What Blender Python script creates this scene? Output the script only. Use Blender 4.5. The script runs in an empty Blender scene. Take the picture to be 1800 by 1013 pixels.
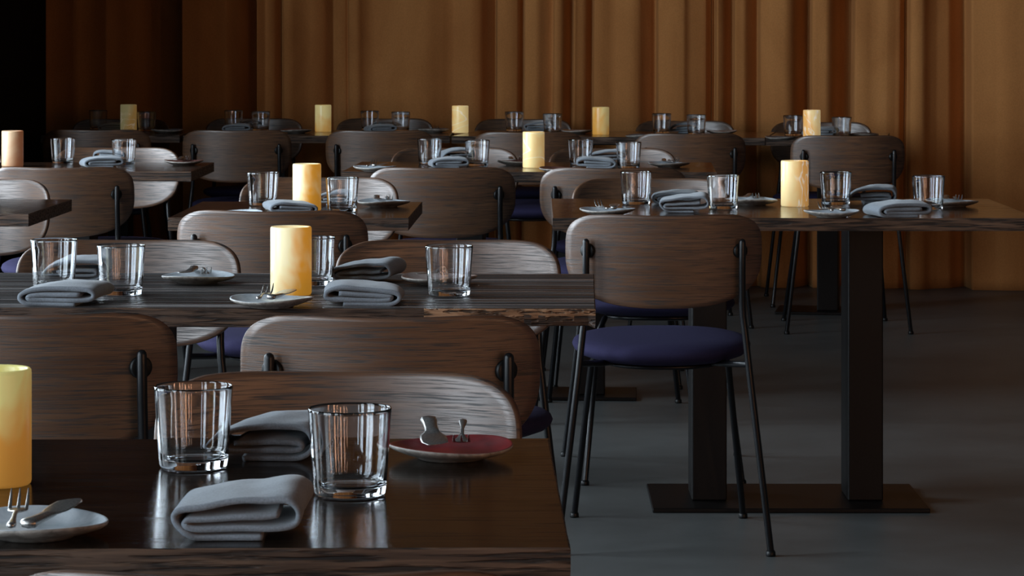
import bpy, bmesh, math, random
from mathutils import Vector, Matrix, noise as mn

sc = bpy.context.scene
col = sc.collection
PI = math.pi
R = math.radians

# ------------------------------------------------------------------ camera
F = 5100.0                      # focal length in pixels of the 1800 px wide frame
HY = 45.0                       # row of the horizon
H = 1.23                        # camera height
T = 0.755                       # table height
cam_d = bpy.data.cameras.new('camera')
cam = bpy.data.objects.new('camera', cam_d)
col.objects.link(cam)
cam.location = (0, 0, H)
cam.rotation_euler = (R(90), 0, 0)
cam_d.sensor_width = 36.0
cam_d.lens = 36.0 * F / 1800.0
cam_d.shift_y = -(506.5 - HY) / 1800.0
cam_d.clip_start = 0.05
cam_d.clip_end = 60
cam_d.dof.use_dof = True
cam_d.dof.focus_distance = 4.6
cam_d.dof.aperture_fstop = 45
sc.camera = cam

# ------------------------------------------------------------------ world, exposure
w = bpy.data.worlds.new('world')
sc.world = w
w.use_nodes = True
bg = w.node_tree.nodes['Background']
bg.inputs[0].default_value = (0.55, 0.7, 0.9, 1)
bg.inputs[1].default_value = 0.15
sc.view_settings.view_transform = 'Standard'
sc.view_settings.look = 'None'
sc.view_settings.gamma = 1.0
sc.view_settings.exposure = 0.0
sc.view_settings.use_curve_mapping = False
sc.cycles.use_denoising = True
sc.cycles.caustics_reflective = False
sc.cycles.caustics_refractive = False

WX = -2.8                       # inner face of the left wall
YB = -5.5                       # wall behind the camera
YC = 14.3                       # wall behind the curtain
XR = 5.2
ZC = 3.7
LW = [(-3.9, 0.85), (-1.3, 0.85), (1.3, 0.85), (3.9, 0.85), (6.5, 0.85), (9.1, 0.85)]   # windows: centre y, half width
WZ0, WZ1 = 0.35, 3.15
COOL = (0.76, 0.89, 1.0)
ADDED_GLOW = 20.0


def area(name, loc, rot, sx, sy, power, color):
    d = bpy.data.lights.new(name, 'AREA')
    d.shape = 'RECTANGLE'
    d.size = sx
    d.size_y = sy
    d.energy = power
    d.color = color
    o = bpy.data.objects.new(name, d)
    o.location = loc
    o.rotation_euler = rot
    col.objects.link(o)
    return o


WP = 142
for i, (cy, hw) in enumerate(LW):
    area('daylight', (WX - 0.32, cy, (WZ0 + WZ1) / 2), (0, R(-90), 0), WZ1 - WZ0, 2 * hw, WP * (1.7 if cy > 6 else 1.0), COOL)


# ------------------------------------------------------------------ helpers
def tag(o, label=None, cat=None, group=None, kind=None):
    if label: o['label'] = label
    if cat: o['category'] = cat
    if group: o['group'] = group
    if kind: o['kind'] = kind
    return o


def link(name, me, mats, parent=None, smooth=True):
    if not isinstance(mats, (list, tuple)): mats = [mats]
    for m in mats: me.materials.append(m)
    if smooth:
        for p in me.polygons: p.use_smooth = True
    o = bpy.data.objects.new(name, me)
    col.objects.link(o)
    if parent: o.parent = parent
    return o


def from_bm(name, bm, mats, parent=None, smooth=True):
    me = bpy.data.meshes.new(name)
    bmesh.ops.recalc_face_normals(bm, faces=bm.faces)
    bm.to_mesh(me)
    bm.free()
    return link(name, me, mats, parent, smooth)


def add_box(bm, x0, x1, y0, y1, z0, z1, bev=0.0):
    vs = [bm.verts.new((x, y, z)) for x in (x0, x1) for y in (y0, y1) for z in (z0, z1)]
    fs = [(0, 1, 3, 2), (4, 6, 7, 5), (0, 4, 5, 1), (2, 3, 7, 6), (0, 2, 6, 4), (1, 5, 7, 3)]
    faces = [bm.faces.new([vs[i] for i in f]) for f in fs]
    if bev > 0:
        es = set()
        for f in faces:
            for e in f.edges: es.add(e)
        bmesh.ops.bevel(bm, geom=list(es), offset=bev, segments=3, affect='EDGES', profile=0.5)


def box_obj(name, x0, x1, y0, y1, z0, z1, mat, parent=None, bev=0.0):
    bm = bmesh.new()
    add_box(bm, x0, x1, y0, y1, z0, z1, bev)
    return from_bm(name, bm, mat, parent, smooth=False)


def add_tube(bm, pts, r, seg=12, round_ends=True):
    """a round bar along pts with domed ends; r one radius or one per point"""
    pts = [Vector(p) for p in pts]
    rs = r if isinstance(r, (list, tuple)) else [r] * len(pts)
    P, Q = [], []
    n = len(pts)
    t0 = (pts[1] - pts[0]).normalized()
    t1 = (pts[-1] - pts[-2]).normalized()
    if round_ends:
        for k in (0, 1, 2):
            a = k / 3 * PI / 2
            P.append(pts[0] - t0 * rs[0] * math.cos(a)); Q.append(max(rs[0] * math.sin(a), 1e-5))
    for p, q in zip(pts, rs): P.append(p); Q.append(q)
    if round_ends:
        for k in (2, 1, 0):
            a = k / 3 * PI / 2
            P.append(pts[-1] + t1 * rs[-1] * math.cos(a)); Q.append(max(rs[-1] * math.sin(a), 1e-5))
    rings = []
    up = Vector((0, 0, 1)) if abs(t0.z) < 0.9 else Vector((0, 1, 0))
    for i, p in enumerate(P):
        a = P[max(i - 1, 0)]; b = P[min(i + 1, len(P) - 1)]
        t = (b - a).normalized()
        x = up.cross(t).normalized()
        y = t.cross(x).normalized()
        rings.append([bm.verts.new(p + (x * math.cos(k * 2 * PI / seg) + y * math.sin(k * 2 * PI / seg)) * Q[i]) for k in range(seg)])
    for a, b in zip(rings, rings[1:]):
        for k in range(seg):
            bm.faces.new((a[k], a[(k + 1) % seg], b[(k + 1) % seg], b[k]))
    bm.faces.new(rings[0]); bm.faces.new(rings[-1])


def add_lathe(bm, prof, seg=48, rad=None, closed=False, mat=None):
    """prof list of (r, z); rad(theta, r, z) may change radius/height"""
    rings = []
    for (r, z) in prof:
        ring = []
        for k in range(seg):
            th = 2 * PI * k / seg
            rr, zz = (r, z) if rad is None else rad(th, r, z)
            ring.append(bm.verts.new((rr * math.cos(th), rr * math.sin(th), zz)))
        rings.append(ring)
    m = len(rings)
    for i in range(m if closed else m - 1):
        a = rings[i]; b = rings[(i + 1) % m]
        for k in range(seg):
            f = bm.faces.new((a[k], a[(k + 1) % seg], b[(k + 1) % seg], b[k]))
            if mat: f.material_index = mat[i]
    if not closed:
        f = bm.faces.new(rings[0]); f.material_index = mat[0] if mat else 0
        f = bm.faces.new(rings[-1]); f.material_index = mat[-1] if mat else 0


def empty(name, loc, rz=0.0):
    o = bpy.data.objects.new(name, None)
    o.empty_display_size = 0.1
    o.location = loc
    o.rotation_euler = (0, 0, rz)
    col.objects.link(o)
    return o


def copy_tree(o, parent=None):
    c = o.copy()
    col.objects.link(c)
    c.parent = parent
    for ch in [x for x in bpy.data.objects if x.parent == o]:
        copy_tree(ch, c)
    return c


def at(px, py, z):
    """the point of the horizontal plane z which the photograph shows at px, py"""
    y = F * (H - z) / (py - HY)
    return ((px - 900.0) / F * y, y)


# ------------------------------------------------------------------ materials
def mat(name):
    m = bpy.data.materials.new(name)
    m.use_nodes = True
    nt = m.node_tree
    return m, nt, nt.nodes['Principled BSDF']


def N(nt, kind, **kw):
    n = nt.nodes.new(kind)
    for k, v in kw.items(): setattr(n, k, v)
    return n


def ramp(nt, stops):
    n = N(nt, 'ShaderNodeValToRGB')
    e = n.color_ramp.elements
    while len(e) < len(stops): e.new(0.5)
    for i, (p, c) in enumerate(stops):
        e[i].position = p
        e[i].color = (c[0], c[1], c[2], 1) if isinstance(c, (tuple, list)) else (c, c, c, 1)
    return n


def coords(nt, scale, rnd=True):
    tc = N(nt, 'ShaderNodeTexCoord')
    mp = N(nt, 'ShaderNodeMapping')
    mp.inputs['Scale'].default_value = scale
    nt.links.new(tc.outputs['Object'], mp.inputs['Vector'])
    if rnd:
        oi = N(nt, 'ShaderNodeObjectInfo')
        mu = N(nt, 'ShaderNodeMath', operation='MULTIPLY'); mu.inputs[1].default_value = 57.0
        cb = N(nt, 'ShaderNodeCombineXYZ')
        nt.links.new(oi.outputs['Random'], mu.inputs[0])
        for k in range(3): nt.links.new(mu.outputs[0], cb.inputs[k])
        nt.links.new(cb.outputs[0], mp.inputs['Location'])
    return mp


def noise(nt, vec, scale=1.0, detail=4.0, rough=0.5, dist=0.0):
    n = N(nt, 'ShaderNodeTexNoise')
    n.inputs['Scale'].default_value = scale
    n.inputs['Detail'].default_value = detail
    n.inputs['Roughness'].default_value = rough
    n.inputs['Distortion'].default_value = dist
    nt.links.new(vec.outputs[0], n.inputs['Vector'])
    return n


def bump(nt, b, src, strength, dist):
    n = N(nt, 'ShaderNodeBump')
    n.inputs['Strength'].default_value = strength
    n.inputs['Distance'].default_value = dist
    nt.links.new(src, n.inputs['Height'])
    nt.links.new(n.outputs[0], b.inputs['Normal'])
    return n


def wood(name, dark, mid, light, grain, pores, rough=(0.3, 0.55), bump_s=0.25, bump_d=0.0006, spec=0.5, pore_at=(0.36, 0.46), dist=0.6, at3=(0.25, 0.5, 0.78)):
    m, nt, b = mat(name)
    L = nt.links.new
    g = noise(nt, coords(nt, grain), 1.0, 5, 0.6, dist)
    r1 = ramp(nt, [(at3[0], dark), (at3[1], mid), (at3[2], light)])
    L(g.outputs['Fac'], r1.inputs[0])
    p = noise(nt, coords(nt, pores), 1.0, 3, 0.55, 0.3)
    r2 = ramp(nt, [(pore_at[0], 0.0), (pore_at[1], 1.0)])
    L(p.outputs['Fac'], r2.inputs[0])
    mx = N(nt, 'ShaderNodeMix', data_type='RGBA', blend_type='MULTIPLY')
    mx.inputs[0].default_value = 0.85
    L(r1.outputs[0], mx.inputs[6]); L(r2.outputs[0], mx.inputs[7])
    L(mx.outputs[2], b.inputs['Base Color'])
    mr = N(nt, 'ShaderNodeMapRange')
    mr.inputs['To Min'].default_value = rough[1]; mr.inputs['To Max'].default_value = rough[0]
    L(r2.outputs[0], mr.inputs[0]); L(mr.outputs[0], b.inputs['Roughness'])
    b.inputs['Specular IOR Level'].default_value = spec
    bump(nt, b, r2.outputs[0], bump_s, bump_d)
    return m


M = {}
M['chair_wood'] = wood('smoked_oak_veneer', (0.066, 0.028, 0.0125), (0.115, 0.053, 0.025), (0.170, 0.085, 0.044),
                       (2.5, 5, 75), (15, 20, 540), (0.34, 0.62), 0.16, 0.0005, 0.95, (0.36, 0.52), 0.9)
M['chair_edge'] = wood('veneer_edge', (0.05, 0.022, 0.012), (0.09, 0.04, 0.02), (0.14, 0.07, 0.035),
                       (4, 40, 40), (9, 60, 60), (0.4, 0.6), 0.2, 0.0004)
M['table_black'] = wood('black_stained_oak_top', (0.009, 0.0055, 0.004), (0.014, 0.009, 0.0065), (0.022, 0.014, 0.010),
                        (2.5, 45, 45), (8, 260, 260), (0.15, 0.26), 0.05, 0.0002, 0.12)
M['table_grooved'] = wood('grooved_dark_oak_top', (0.010, 0.006, 0.005), (0.035, 0.024, 0.020), (0.42, 0.38, 0.37),  # light tone paints the sheen on the ridges into the wood colour
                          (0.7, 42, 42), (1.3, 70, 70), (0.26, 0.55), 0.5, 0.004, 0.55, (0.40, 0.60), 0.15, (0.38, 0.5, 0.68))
M['table_brown'] = wood('dark_brown_oak_top', (0.014, 0.007, 0.004), (0.026, 0.014, 0.009), (0.04, 0.022, 0.014),
                        (2.0, 40, 40), (8, 230, 230), (0.15, 0.28), 0.12, 0.0003, 0.35)
M['edge_dark'] = wood('dark_sawn_edge', (0.016, 0.009, 0.006), (0.075, 0.040, 0.024), (0.17, 0.095, 0.056),
                      (6, 60, 110), (10, 90, 190), (0.5, 0.7), 0.7, 0.003, 0.4, (0.38, 0.52))
M['edge_rough'] = wood('rough_live_edge', (0.05, 0.024, 0.012), (0.30, 0.155, 0.08), (0.55, 0.32, 0.18),
                       (12, 60, 120), (26, 70, 150), (0.5, 0.75), 1.0, 0.006, 0.4, (0.36, 0.5))


def plain(name, c, rough, metal=0.0, spec=0.5, nz=0.0, nscale=60, bs=0.0, bd=0.0005):
    m, nt, b = mat(name)
    b.inputs['Base Color'].default_value = (*c, 1)
    b.inputs['Roughness'].default_value = rough
    b.inputs['Metallic'].default_value = metal
    b.inputs['Specular IOR Level'].default_value = spec
    if nz > 0 or bs > 0:
        n = noise(nt, coords(nt, (nscale,) * 3), 1.0, 5, 0.6)
        r = ramp(nt, [(0.3, tuple(x * (1 - nz) for x in c)), (0.7, tuple(min(1, x * (1 + nz)) for x in c))])
        nt.links.new(n.outputs['Fac'], r.inputs[0])
        nt.links.new(r.outputs[0], b.inputs['Base Color'])
        if bs > 0: bump(nt, b, n.outputs['Fac'], bs, bd)
    return m


M['black_metal'] = plain('black_powder_coated_steel', (0.005, 0.005, 0.006), 0.3, 0.0, 0.35, 0.2, 400, 0.05, 0.0002)
M['table_metal'] = plain('black_table_steel', (0.004, 0.0032, 0.003), 0.42, 0.0, 0.2, 0.25, 120, 0.05, 0.0002)
M['rubber'] = plain('black_plastic', (0.003, 0.003, 0.003), 0.4, 0, 0.3, 0.1, 100)
M['wall'] = plain('grey_plaster', (0.07, 0.066, 0.062), 0.85, 0, 0.2, 0.25, 3, 0.1, 0.002)
M['block'] = plain('black_painted_wall', (0.004, 0.003, 0.003), 0.9, 0, 0.1, 0.2, 3)
M['ceiling'] = plain('concrete_ceiling', (0.09, 0.09, 0.09), 0.9, 0, 0.2, 0.2, 2)
M['frame'] = plain('black_window_frame', (0.02, 0.02, 0.02), 0.5, 0, 0.4, 0.1, 50)
M['silver'] = plain('tarnished_silver', (0.42, 0.40, 0.38), 0.3, 1.0, 0.5, 0.45, 500, 0.25, 0.0003)
M['brass'] = plain('dark_brass', (0.25, 0.16, 0.07), 0.35, 1.0, 0.5, 0.2, 60)

# concrete floor
m, nt, b = mat('polished_concrete')
n1 = noise(nt, coords(nt, (1.1, 1.1, 1.1), False), 1.0, 8, 0.62, 0.3)
n2 = noise(nt, coords(nt, (9, 9, 9), False), 1.0, 6, 0.7)
ra = ramp(nt, [(0.3, (0.075, 0.078, 0.077)), (0.55, (0.105, 0.109, 0.107)), (0.75, (0.14, 0.144, 0.141))])
rb = ramp(nt, [(0.3, 0.78), (0.7, 1.0)])
mx = N(nt, 'ShaderNodeMix', data_type='RGBA', blend_type='MULTIPLY'); mx.inputs[0].default_value = 0.8
nt.links.new(n1.outputs['Fac'], ra.inputs[0]); nt.links.new(n2.outputs['Fac'], rb.inputs[0])
nt.links.new(ra.outputs[0], mx.inputs[6]); nt.links.new(rb.outputs[0], mx.inputs[7])
nt.links.new(mx.outputs[2], b.inputs['Base Color'])
b.inputs['Roughness'].default_value = 0.42
b.inputs['Specular IOR Level'].default_value = 0.35
bump(nt, b, n2.outputs['Fac'], 0.05, 0.001)
M['floor'] = m

# velvet
m, nt, b = mat('ochre_velvet')
n1 = noise(nt, coords(nt, (2.2, 2.2, 1.3)), 1.0, 5, 0.6, 0.8)
n2 = noise(nt, coords(nt, (160, 160, 160)), 1.0, 3, 0.6)
ra = ramp(nt, [(0.3, (0.44, 0.178, 0.055)), (0.6, (0.55, 0.24, 0.078)), (0.8, (0.60, 0.275, 0.10))])
rb = ramp(nt, [(0.3, 0.82), (0.7, 1.0)])
mx = N(nt, 'ShaderNodeMix', data_type='RGBA', blend_type='MULTIPLY'); mx.inputs[0].default_value = 1.0
nt.links.new(n1.outputs['Fac'], ra.inputs[0]); nt.links.new(n2.outputs['Fac'], rb.inputs[0])
nt.links.new(ra.outputs[0], mx.inputs[6]); nt.links.new(rb.outputs[0], mx.inputs[7])
nt.links.new(mx.outputs[2], b.inputs['Base Color'])
b.inputs['Roughness'].default_value = 0.85
b.inputs['Specular IOR Level'].default_value = 0.1
b.inputs['Sheen Weight'].default_value = 0.25
b.inputs['Sheen Roughness'].default_value = 0.4
b.inputs['Sheen Tint'].default_value = (0.9, 0.6, 0.3, 1)
bump(nt, b, n1.outputs['Fac'], 0.25, 0.02)
M['velvet'] = m


def cloth(name, c, scale, sheen):
    m, nt, b = mat(name)
    L = nt.links.new
    n = noise(nt, coords(nt, (scale,) * 3), 1.0, 3, 0.6)
    n2 = noise(nt, coords(nt, (18, 18, 18)), 1.0, 4, 0.6)
    r = ramp(nt, [(0.3, tuple(x * 0.8 for x in c)), (0.7, tuple(x * 1.15 for x in c))])
    L(n.outputs['Fac'], r.inputs[0]); L(r.outputs[0], b.inputs['Base Color'])
    b.inputs['Roughness'].default_value = 0.9
    b.inputs['Specular IOR Level'].default_value = 0.15
    b.inputs['Sheen Weight'].default_value = sheen
    ad = N(nt, 'ShaderNodeMath', operation='MULTIPLY_ADD'); ad.inputs[1].default_value = 0.35
    L(n.outputs['Fac'], ad.inputs[0]); L(n2.outputs['Fac'], ad.inputs[2])
    bump(nt, b, ad.outputs[0], 0.6, 0.002)
    return m


M['napkin'] = cloth('grey_linen', (0.185, 0.205, 0.23), 420, 0.25)
M['seat'] = cloth('navy_wool_upholstery', (0.025, 0.022, 0.058), 500, 0.0)

# clear glass
m, nt, b = mat('clear_glass')
b.inputs['Base Color'].default_value = (0.97, 0.985, 1, 1)
b.inputs['Roughness'].default_value = 0.0
b.inputs['IOR'].default_value = 1.5
b.inputs['Transmission Weight'].default_value = 1.0
M['glass'] = m


def onyx(name, cream, amber, vein, vein_w, strength, vscale=(9, 9, 16), split=(0.42, 0.6), seed=0.0, kx=6.5, kz=-1.3):
    m, nt, b = mat(name)
    L = nt.links.new
    n = noise(nt, coords(nt, (11, 11, 7), False), 1.0, 3, 0.55, 0.5)
    n.noise_dimensions = '4D'; n.inputs['W'].default_value = seed
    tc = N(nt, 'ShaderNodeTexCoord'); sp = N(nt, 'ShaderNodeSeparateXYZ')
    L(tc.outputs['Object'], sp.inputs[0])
    # window light on one flank painted in as paler stone; also paler towards top
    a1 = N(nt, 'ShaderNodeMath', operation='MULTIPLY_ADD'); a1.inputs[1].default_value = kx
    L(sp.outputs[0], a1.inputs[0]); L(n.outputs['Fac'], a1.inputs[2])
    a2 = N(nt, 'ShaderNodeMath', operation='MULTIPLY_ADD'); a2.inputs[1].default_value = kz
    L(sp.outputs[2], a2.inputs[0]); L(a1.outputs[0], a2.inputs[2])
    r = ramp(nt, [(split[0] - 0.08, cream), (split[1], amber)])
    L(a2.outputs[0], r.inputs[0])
    v = noise(nt, coords(nt, vscale, False), 1.0, 2, 0.5, 1.2)
    v.noise_dimensions = '4D'; v.inputs['W'].default_value = seed + 3.1
    s = N(nt, 'ShaderNodeMath', operation='SUBTRACT'); s.inputs[1].default_value = 0.5
    ab = N(nt, 'ShaderNodeMath', operation='ABSOLUTE')
    L(v.outputs['Fac'], s.inputs[0]); L(s.outputs[0], ab.inputs[0])
    rv = ramp(nt, [(0.0, 1.0), (max(vein_w, 0.0001), 0.0)])
    L(ab.outputs[0], rv.inputs[0])
    mx = N(nt, 'ShaderNodeMix', data_type='RGBA')
    mm = N(nt, 'ShaderNodeMath', operation='MULTIPLY'); mm.inputs[1].default_value = 0.8 if vein_w > 0.001 else 0.0
    L(rv.outputs[0], mm.inputs[0]); L(mm.outputs[0], mx.inputs[0])
    L(r.outputs[0], mx.inputs[6]); mx.inputs[7].default_value = (*vein, 1)
    L(mx.outputs[2], b.inputs['Base Color'])
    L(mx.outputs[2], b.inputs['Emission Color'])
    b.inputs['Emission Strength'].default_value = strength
    b.inputs['Roughness'].default_value = 0.28
    return m


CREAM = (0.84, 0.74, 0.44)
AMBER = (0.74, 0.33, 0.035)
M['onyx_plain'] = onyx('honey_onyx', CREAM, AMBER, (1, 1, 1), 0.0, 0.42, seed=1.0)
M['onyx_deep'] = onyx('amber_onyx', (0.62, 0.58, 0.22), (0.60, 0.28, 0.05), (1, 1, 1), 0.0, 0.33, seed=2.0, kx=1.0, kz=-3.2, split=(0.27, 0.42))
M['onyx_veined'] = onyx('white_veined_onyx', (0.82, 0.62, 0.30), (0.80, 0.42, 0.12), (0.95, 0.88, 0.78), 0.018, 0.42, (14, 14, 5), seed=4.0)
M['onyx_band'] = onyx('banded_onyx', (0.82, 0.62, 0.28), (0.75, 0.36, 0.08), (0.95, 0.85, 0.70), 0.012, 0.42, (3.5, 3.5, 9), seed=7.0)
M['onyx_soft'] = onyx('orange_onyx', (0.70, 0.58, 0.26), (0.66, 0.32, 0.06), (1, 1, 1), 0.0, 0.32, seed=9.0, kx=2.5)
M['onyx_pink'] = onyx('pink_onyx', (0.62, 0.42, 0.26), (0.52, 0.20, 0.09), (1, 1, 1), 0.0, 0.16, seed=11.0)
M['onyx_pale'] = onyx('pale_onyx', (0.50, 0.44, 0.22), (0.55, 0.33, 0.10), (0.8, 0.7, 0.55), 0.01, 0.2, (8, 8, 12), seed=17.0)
M['wax'] = plain('cream_wax', (0.7, 0.6, 0.42), 0.5, 0, 0.3, 0.1, 40)


def glaze(name, c1, c2, sc_, rough=0.25):
    m, nt, b = mat(name)
    n = noise(nt, coords(nt, (sc_, sc_, sc_)), 1.0, 5, 0.65, 0.8)
    r = ramp(nt, [(0.35, c1), (0.66, c2)])
    nt.links.new(n.outputs['Fac'], r.inputs[0]); nt.links.new(r.outputs[0], b.inputs['Base Color'])
    b.inputs['Roughness'].default_value = rough
    bump(nt, b, n.outputs['Fac'], 0.2, 0.002)
    return m


M['g_white'] = glaze('pale_blue_white_glaze', (0.44, 0.50, 0.55), (0.68, 0.72, 0.76), 25)
M['g_red'] = glaze('crimson_glaze', (0.13, 0.005, 0.007), (0.23, 0.013, 0.014), 30, 0.28)
M['g_pink'] = glaze('pinkish_white_glaze', (0.42, 0.30, 0.27), (0.60, 0.50, 0.46), 40)
M['g_brown'] = glaze('russet_glaze', (0.09, 0.035, 0.03), (0.17, 0.075, 0.06), 40)
M['g_dark'] = glaze('slate_glaze', (0.06, 0.06, 0.065), (0.14, 0.14, 0.15), 40)
M['clay'] = glaze('grey_speckled_clay', (0.15, 0.13, 0.11), (0.42, 0.38, 0.34), 60, 0.45)


# ------------------------------------------------------------------ room
def struct(o):
    o['kind'] = 'structure'
    return o


struct(box_obj('floor', WX - 0.4, XR + 0.2, YB - 0.4, YC + 0.2, -0.12, 0.0, M['floor']))
struct(box_obj('ceiling', WX - 0.4, XR + 0.2, YB - 0.4, YC + 0.2, ZC, ZC + 0.12, M['ceiling']))
struct(box_obj('wall_back', WX, XR + 0.2, YC, YC + 0.2, 0, ZC, M['wall']))
struct(box_obj('wall_right', XR, XR + 0.2, YB - 0.3, YC, 0, ZC, M['wall']))
# left wall with window openings
bm = bmesh.new()
ys = [YB - 0.3]
for cy, hw in LW: ys += [cy - hw, cy + hw]
ys.append(YC + 0.2)
for i in range(0, len(ys), 2): add_box(bm, WX - 0.25, WX, ys[i], ys[i + 1], 0, ZC)
for cy, hw in LW:
    add_box(bm, WX - 0.25, WX, cy - hw, cy + hw, 0, WZ0)
    add_box(bm, WX - 0.25, WX, cy - hw, cy + hw, WZ1, ZC)
struct(from_bm('wall_left', bm, M['wall'], smooth=False))
bm = bmesh.new()
add_box(bm, WX, XR, YB - 0.25, YB, 0, ZC)
struct(from_bm('wall_front', bm, M['wall'], smooth=False))
struct(box_obj('wall_partition', WX, -2.12, 11.6, 13.2, 0, ZC, M['block']))


def window(i, axis, c, hw):
    o = bpy.data.objects.new('window_%d' % i, None)
    col.objects.link(o)
    struct(o)
    bm = bmesh.new()
    def bar(a0, a1, z0, z1):
        if axis == 'y': add_box(bm, WX - 0.16, WX - 0.08, a0, a1, z0, z1)
        else: add_box(bm, a0, a1, YB - 0.16, YB - 0.08, z0, z1)
    t = 0.035
    bar(c - hw, c - hw + 2 * t, WZ0, WZ1); bar(c + hw - 2 * t, c + hw, WZ0, WZ1)
    bar(c - hw + 2 * t, c + hw - 2 * t, WZ0, WZ0 + 2 * t); bar(c - hw + 2 * t, c + hw - 2 * t, WZ1 - 2 * t, WZ1)
    bar(c - t, c + t, WZ0 + 2 * t, WZ1 - 2 * t)
    bar(c - hw + 2 * t, c - t, 2.35, 2.41); bar(c + t, c + hw - 2 * t, 2.35, 2.41)
    from_bm('window_frame', bm, M['frame'], o, smooth=False)


for i, (cy, hw) in enumerate(LW): window(i + 1, 'y', cy, hw)

# warm column lights added out of view to draw amber streaks in the glasses
lm, nt, b = mat('added_lamp_glow')
b.inputs['Base Color'].default_value = (0.9, 0.6, 0.4, 1)
b.inputs['Emission Color'].default_value = (1.0, 0.50, 0.27, 1)
b.inputs['Emission Strength'].default_value = ADDED_GLOW
lampxy = [(4.7, 1.0), (4.75, -1.2), (4.6, -2.6), (4.3, -4.7), (2.7, -5.0), (1.5, -5.0)]
lamplab = ['nearest the curtain', 'at the middle of the right wall', 'towards the rear of the right wall', 'in the rear right corner', 'on the rear wall near the corner', 'on the rear wall nearest the camera']
for i, (x, y) in enumerate(lampxy):
    s = empty('added_lamp', (x, y, 0))
    tag(s, 'added warm column light standing ' + lamplab[i], 'lamp', 'added column lights')
    rr = (0.05, 0.09, 0.045, 0.10, 0.055, 0.045)[i]
    bm = bmesh.new(); add_lathe(bm, [(rr * 0.9, 0.35), (rr, 0.37), (rr, 1.2), (rr, 2.05), (rr * 0.9, 2.07)], 40)
    from_bm('glow_column', bm, lm, s)
    bm = bmesh.new(); add_lathe(bm, [(rr, 0.0), (rr * 1.05, 0.005), (rr * 1.05, 0.02), (0.015, 0.03), (0.015, 0.355)], 32)
    from_bm('base', bm, M['brass'], s)

# ------------------------------------------------------------------ curtain
prof = [(60, 3), (82, 4.6), (105, 5.5), (120, 3), (150, 5.5), (185, 5.8), (200, 3), (225, 4), (245, 1.5), (262, 6.0), (285, 5), (295, 2), (308, 2), (318, 5.5), (345, 7),
        (358, 4), (372, 6), (392, 8), (399, 3), (405, 1.6), (440, 1.8), (448, 6.5), (462, 6.5), (475, 3), (488, 1.2),
        (493, 7.5), (500, 6.5), (512, 3.5), (525, 4), (540, 5.5), (560, 4.5), (567, 3), (580, 3.2), (583, 7), (605, 5), (608, 1),
        (612, 7), (625, 6), (633, 2.5), (645, 4), (660, 6.5), (700, 6), (720, 6.8), (745, 6), (760, 4.6), (780, 4.6), (793, 6), (800, 7.8),
        (820, 7), (840, 5), (848, 2), (870, 2.2), (873, 7.2), (890, 6), (912, 4.5), (918, 0), (921, 7), (940, 6.5), (950, 4), (965, 4.6),
        (975, 7.5), (985, 5), (993, 1.2), (1005, 1.5), (1010, 5.5), (1025, 5), (1032, 2), (1042, 1), (1046, 6.6), (1070, 5.2),
        (1085, 6.8), (1105, 6.6), (1120, 5), (1128, 2.6), (1150, 3), (1157, 7.2), (1180, 6.5), (1200, 5.6), (1205, 3), (1215, 5.4),
        (1235, 5.4), (1250, 3.6), (1254, 0.8), (1260, 5), (1270, 3), (1276, 1.2), (1285, 3), (1292, 6.6), (1305, 6), (1312, 3),
        (1330, 2.2), (1336, 8), (1350, 7), (1375, 6.2), (1388, 3.5), (1395, 1.2), (1420, 1.8), (1424, 6.8), (1445, 6), (1455, 3),
        (1462, 0.8), (1470, 2.5), (1478, 1.4), (1490, 3), (1498, 6.6), (1520, 5.2), (1540, 6.4), (1570, 5.4), (1585, 3), (1590, 0.8),
        (1593, 7.4), (1610, 5.6), (1620, 2.6), (1630, 4.8), (1660, 4.8), (1668, 1.8), (1690, 2.2), (1697, 6), (1740, 6.6),
        (1760, 5.6), (1800, 5.2), (1830, 2.5), (1850, 6), (1900, 6.5), (1930, 2), (1960, 6)]


def fold_value(px):
    if px <= prof[0][0]: return prof[0][1]
    for (a, va), (c, vc) in zip(prof, prof[1:]):
        if px <= c:
            t = (px - a) / (c - a)
            return va + (vc - va) * t
    return 4.6


def base_y(x): return 13.68 - 0.125 * (x - 0.9)


crests = [c for (a, va), (c, vc) in zip(prof, prof[1:]) if vc - va >= 2.6 and c - a <= 10]   # leading edges of the folds
xs, raw = [], []
x = -2.7
acc = 0.0
dx = 0.0035
lastpx = 900 + x / 13.7 * F
while x < 2.9:
    px = 900 + x / 13.7 * F
    v = max(0.35, min(6.9, fold_value(px)))
    acc += max(-0.7, min(3.0, 1.45 * math.tan(math.acos(v / 7.0) - R(24)))) * dx
    if any(lastpx < c - 2 <= px for c in crests): acc *= 0.05      # the next fold stands forward again
    lastpx = px
    xs.append(x); raw.append(acc)
    x += dx
n = len(xs)
pre = [0.0]
for v in raw: pre.append(pre[-1] + v)
hwid = 110
off = []
for i in range(n):
    a = max(0, i - hwid); c = min(n, i + hwid + 1)
    off.append(0.3 * math.tanh((raw[i] - (pre[c] - pre[a]) / (c - a)) / 0.3))
for k in range(1):
    off = [(off[max(i - 1, 0)] + 2 * off[i] + off[min(i + 1, n - 1)]) / 4 for i in range(n)]

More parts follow.
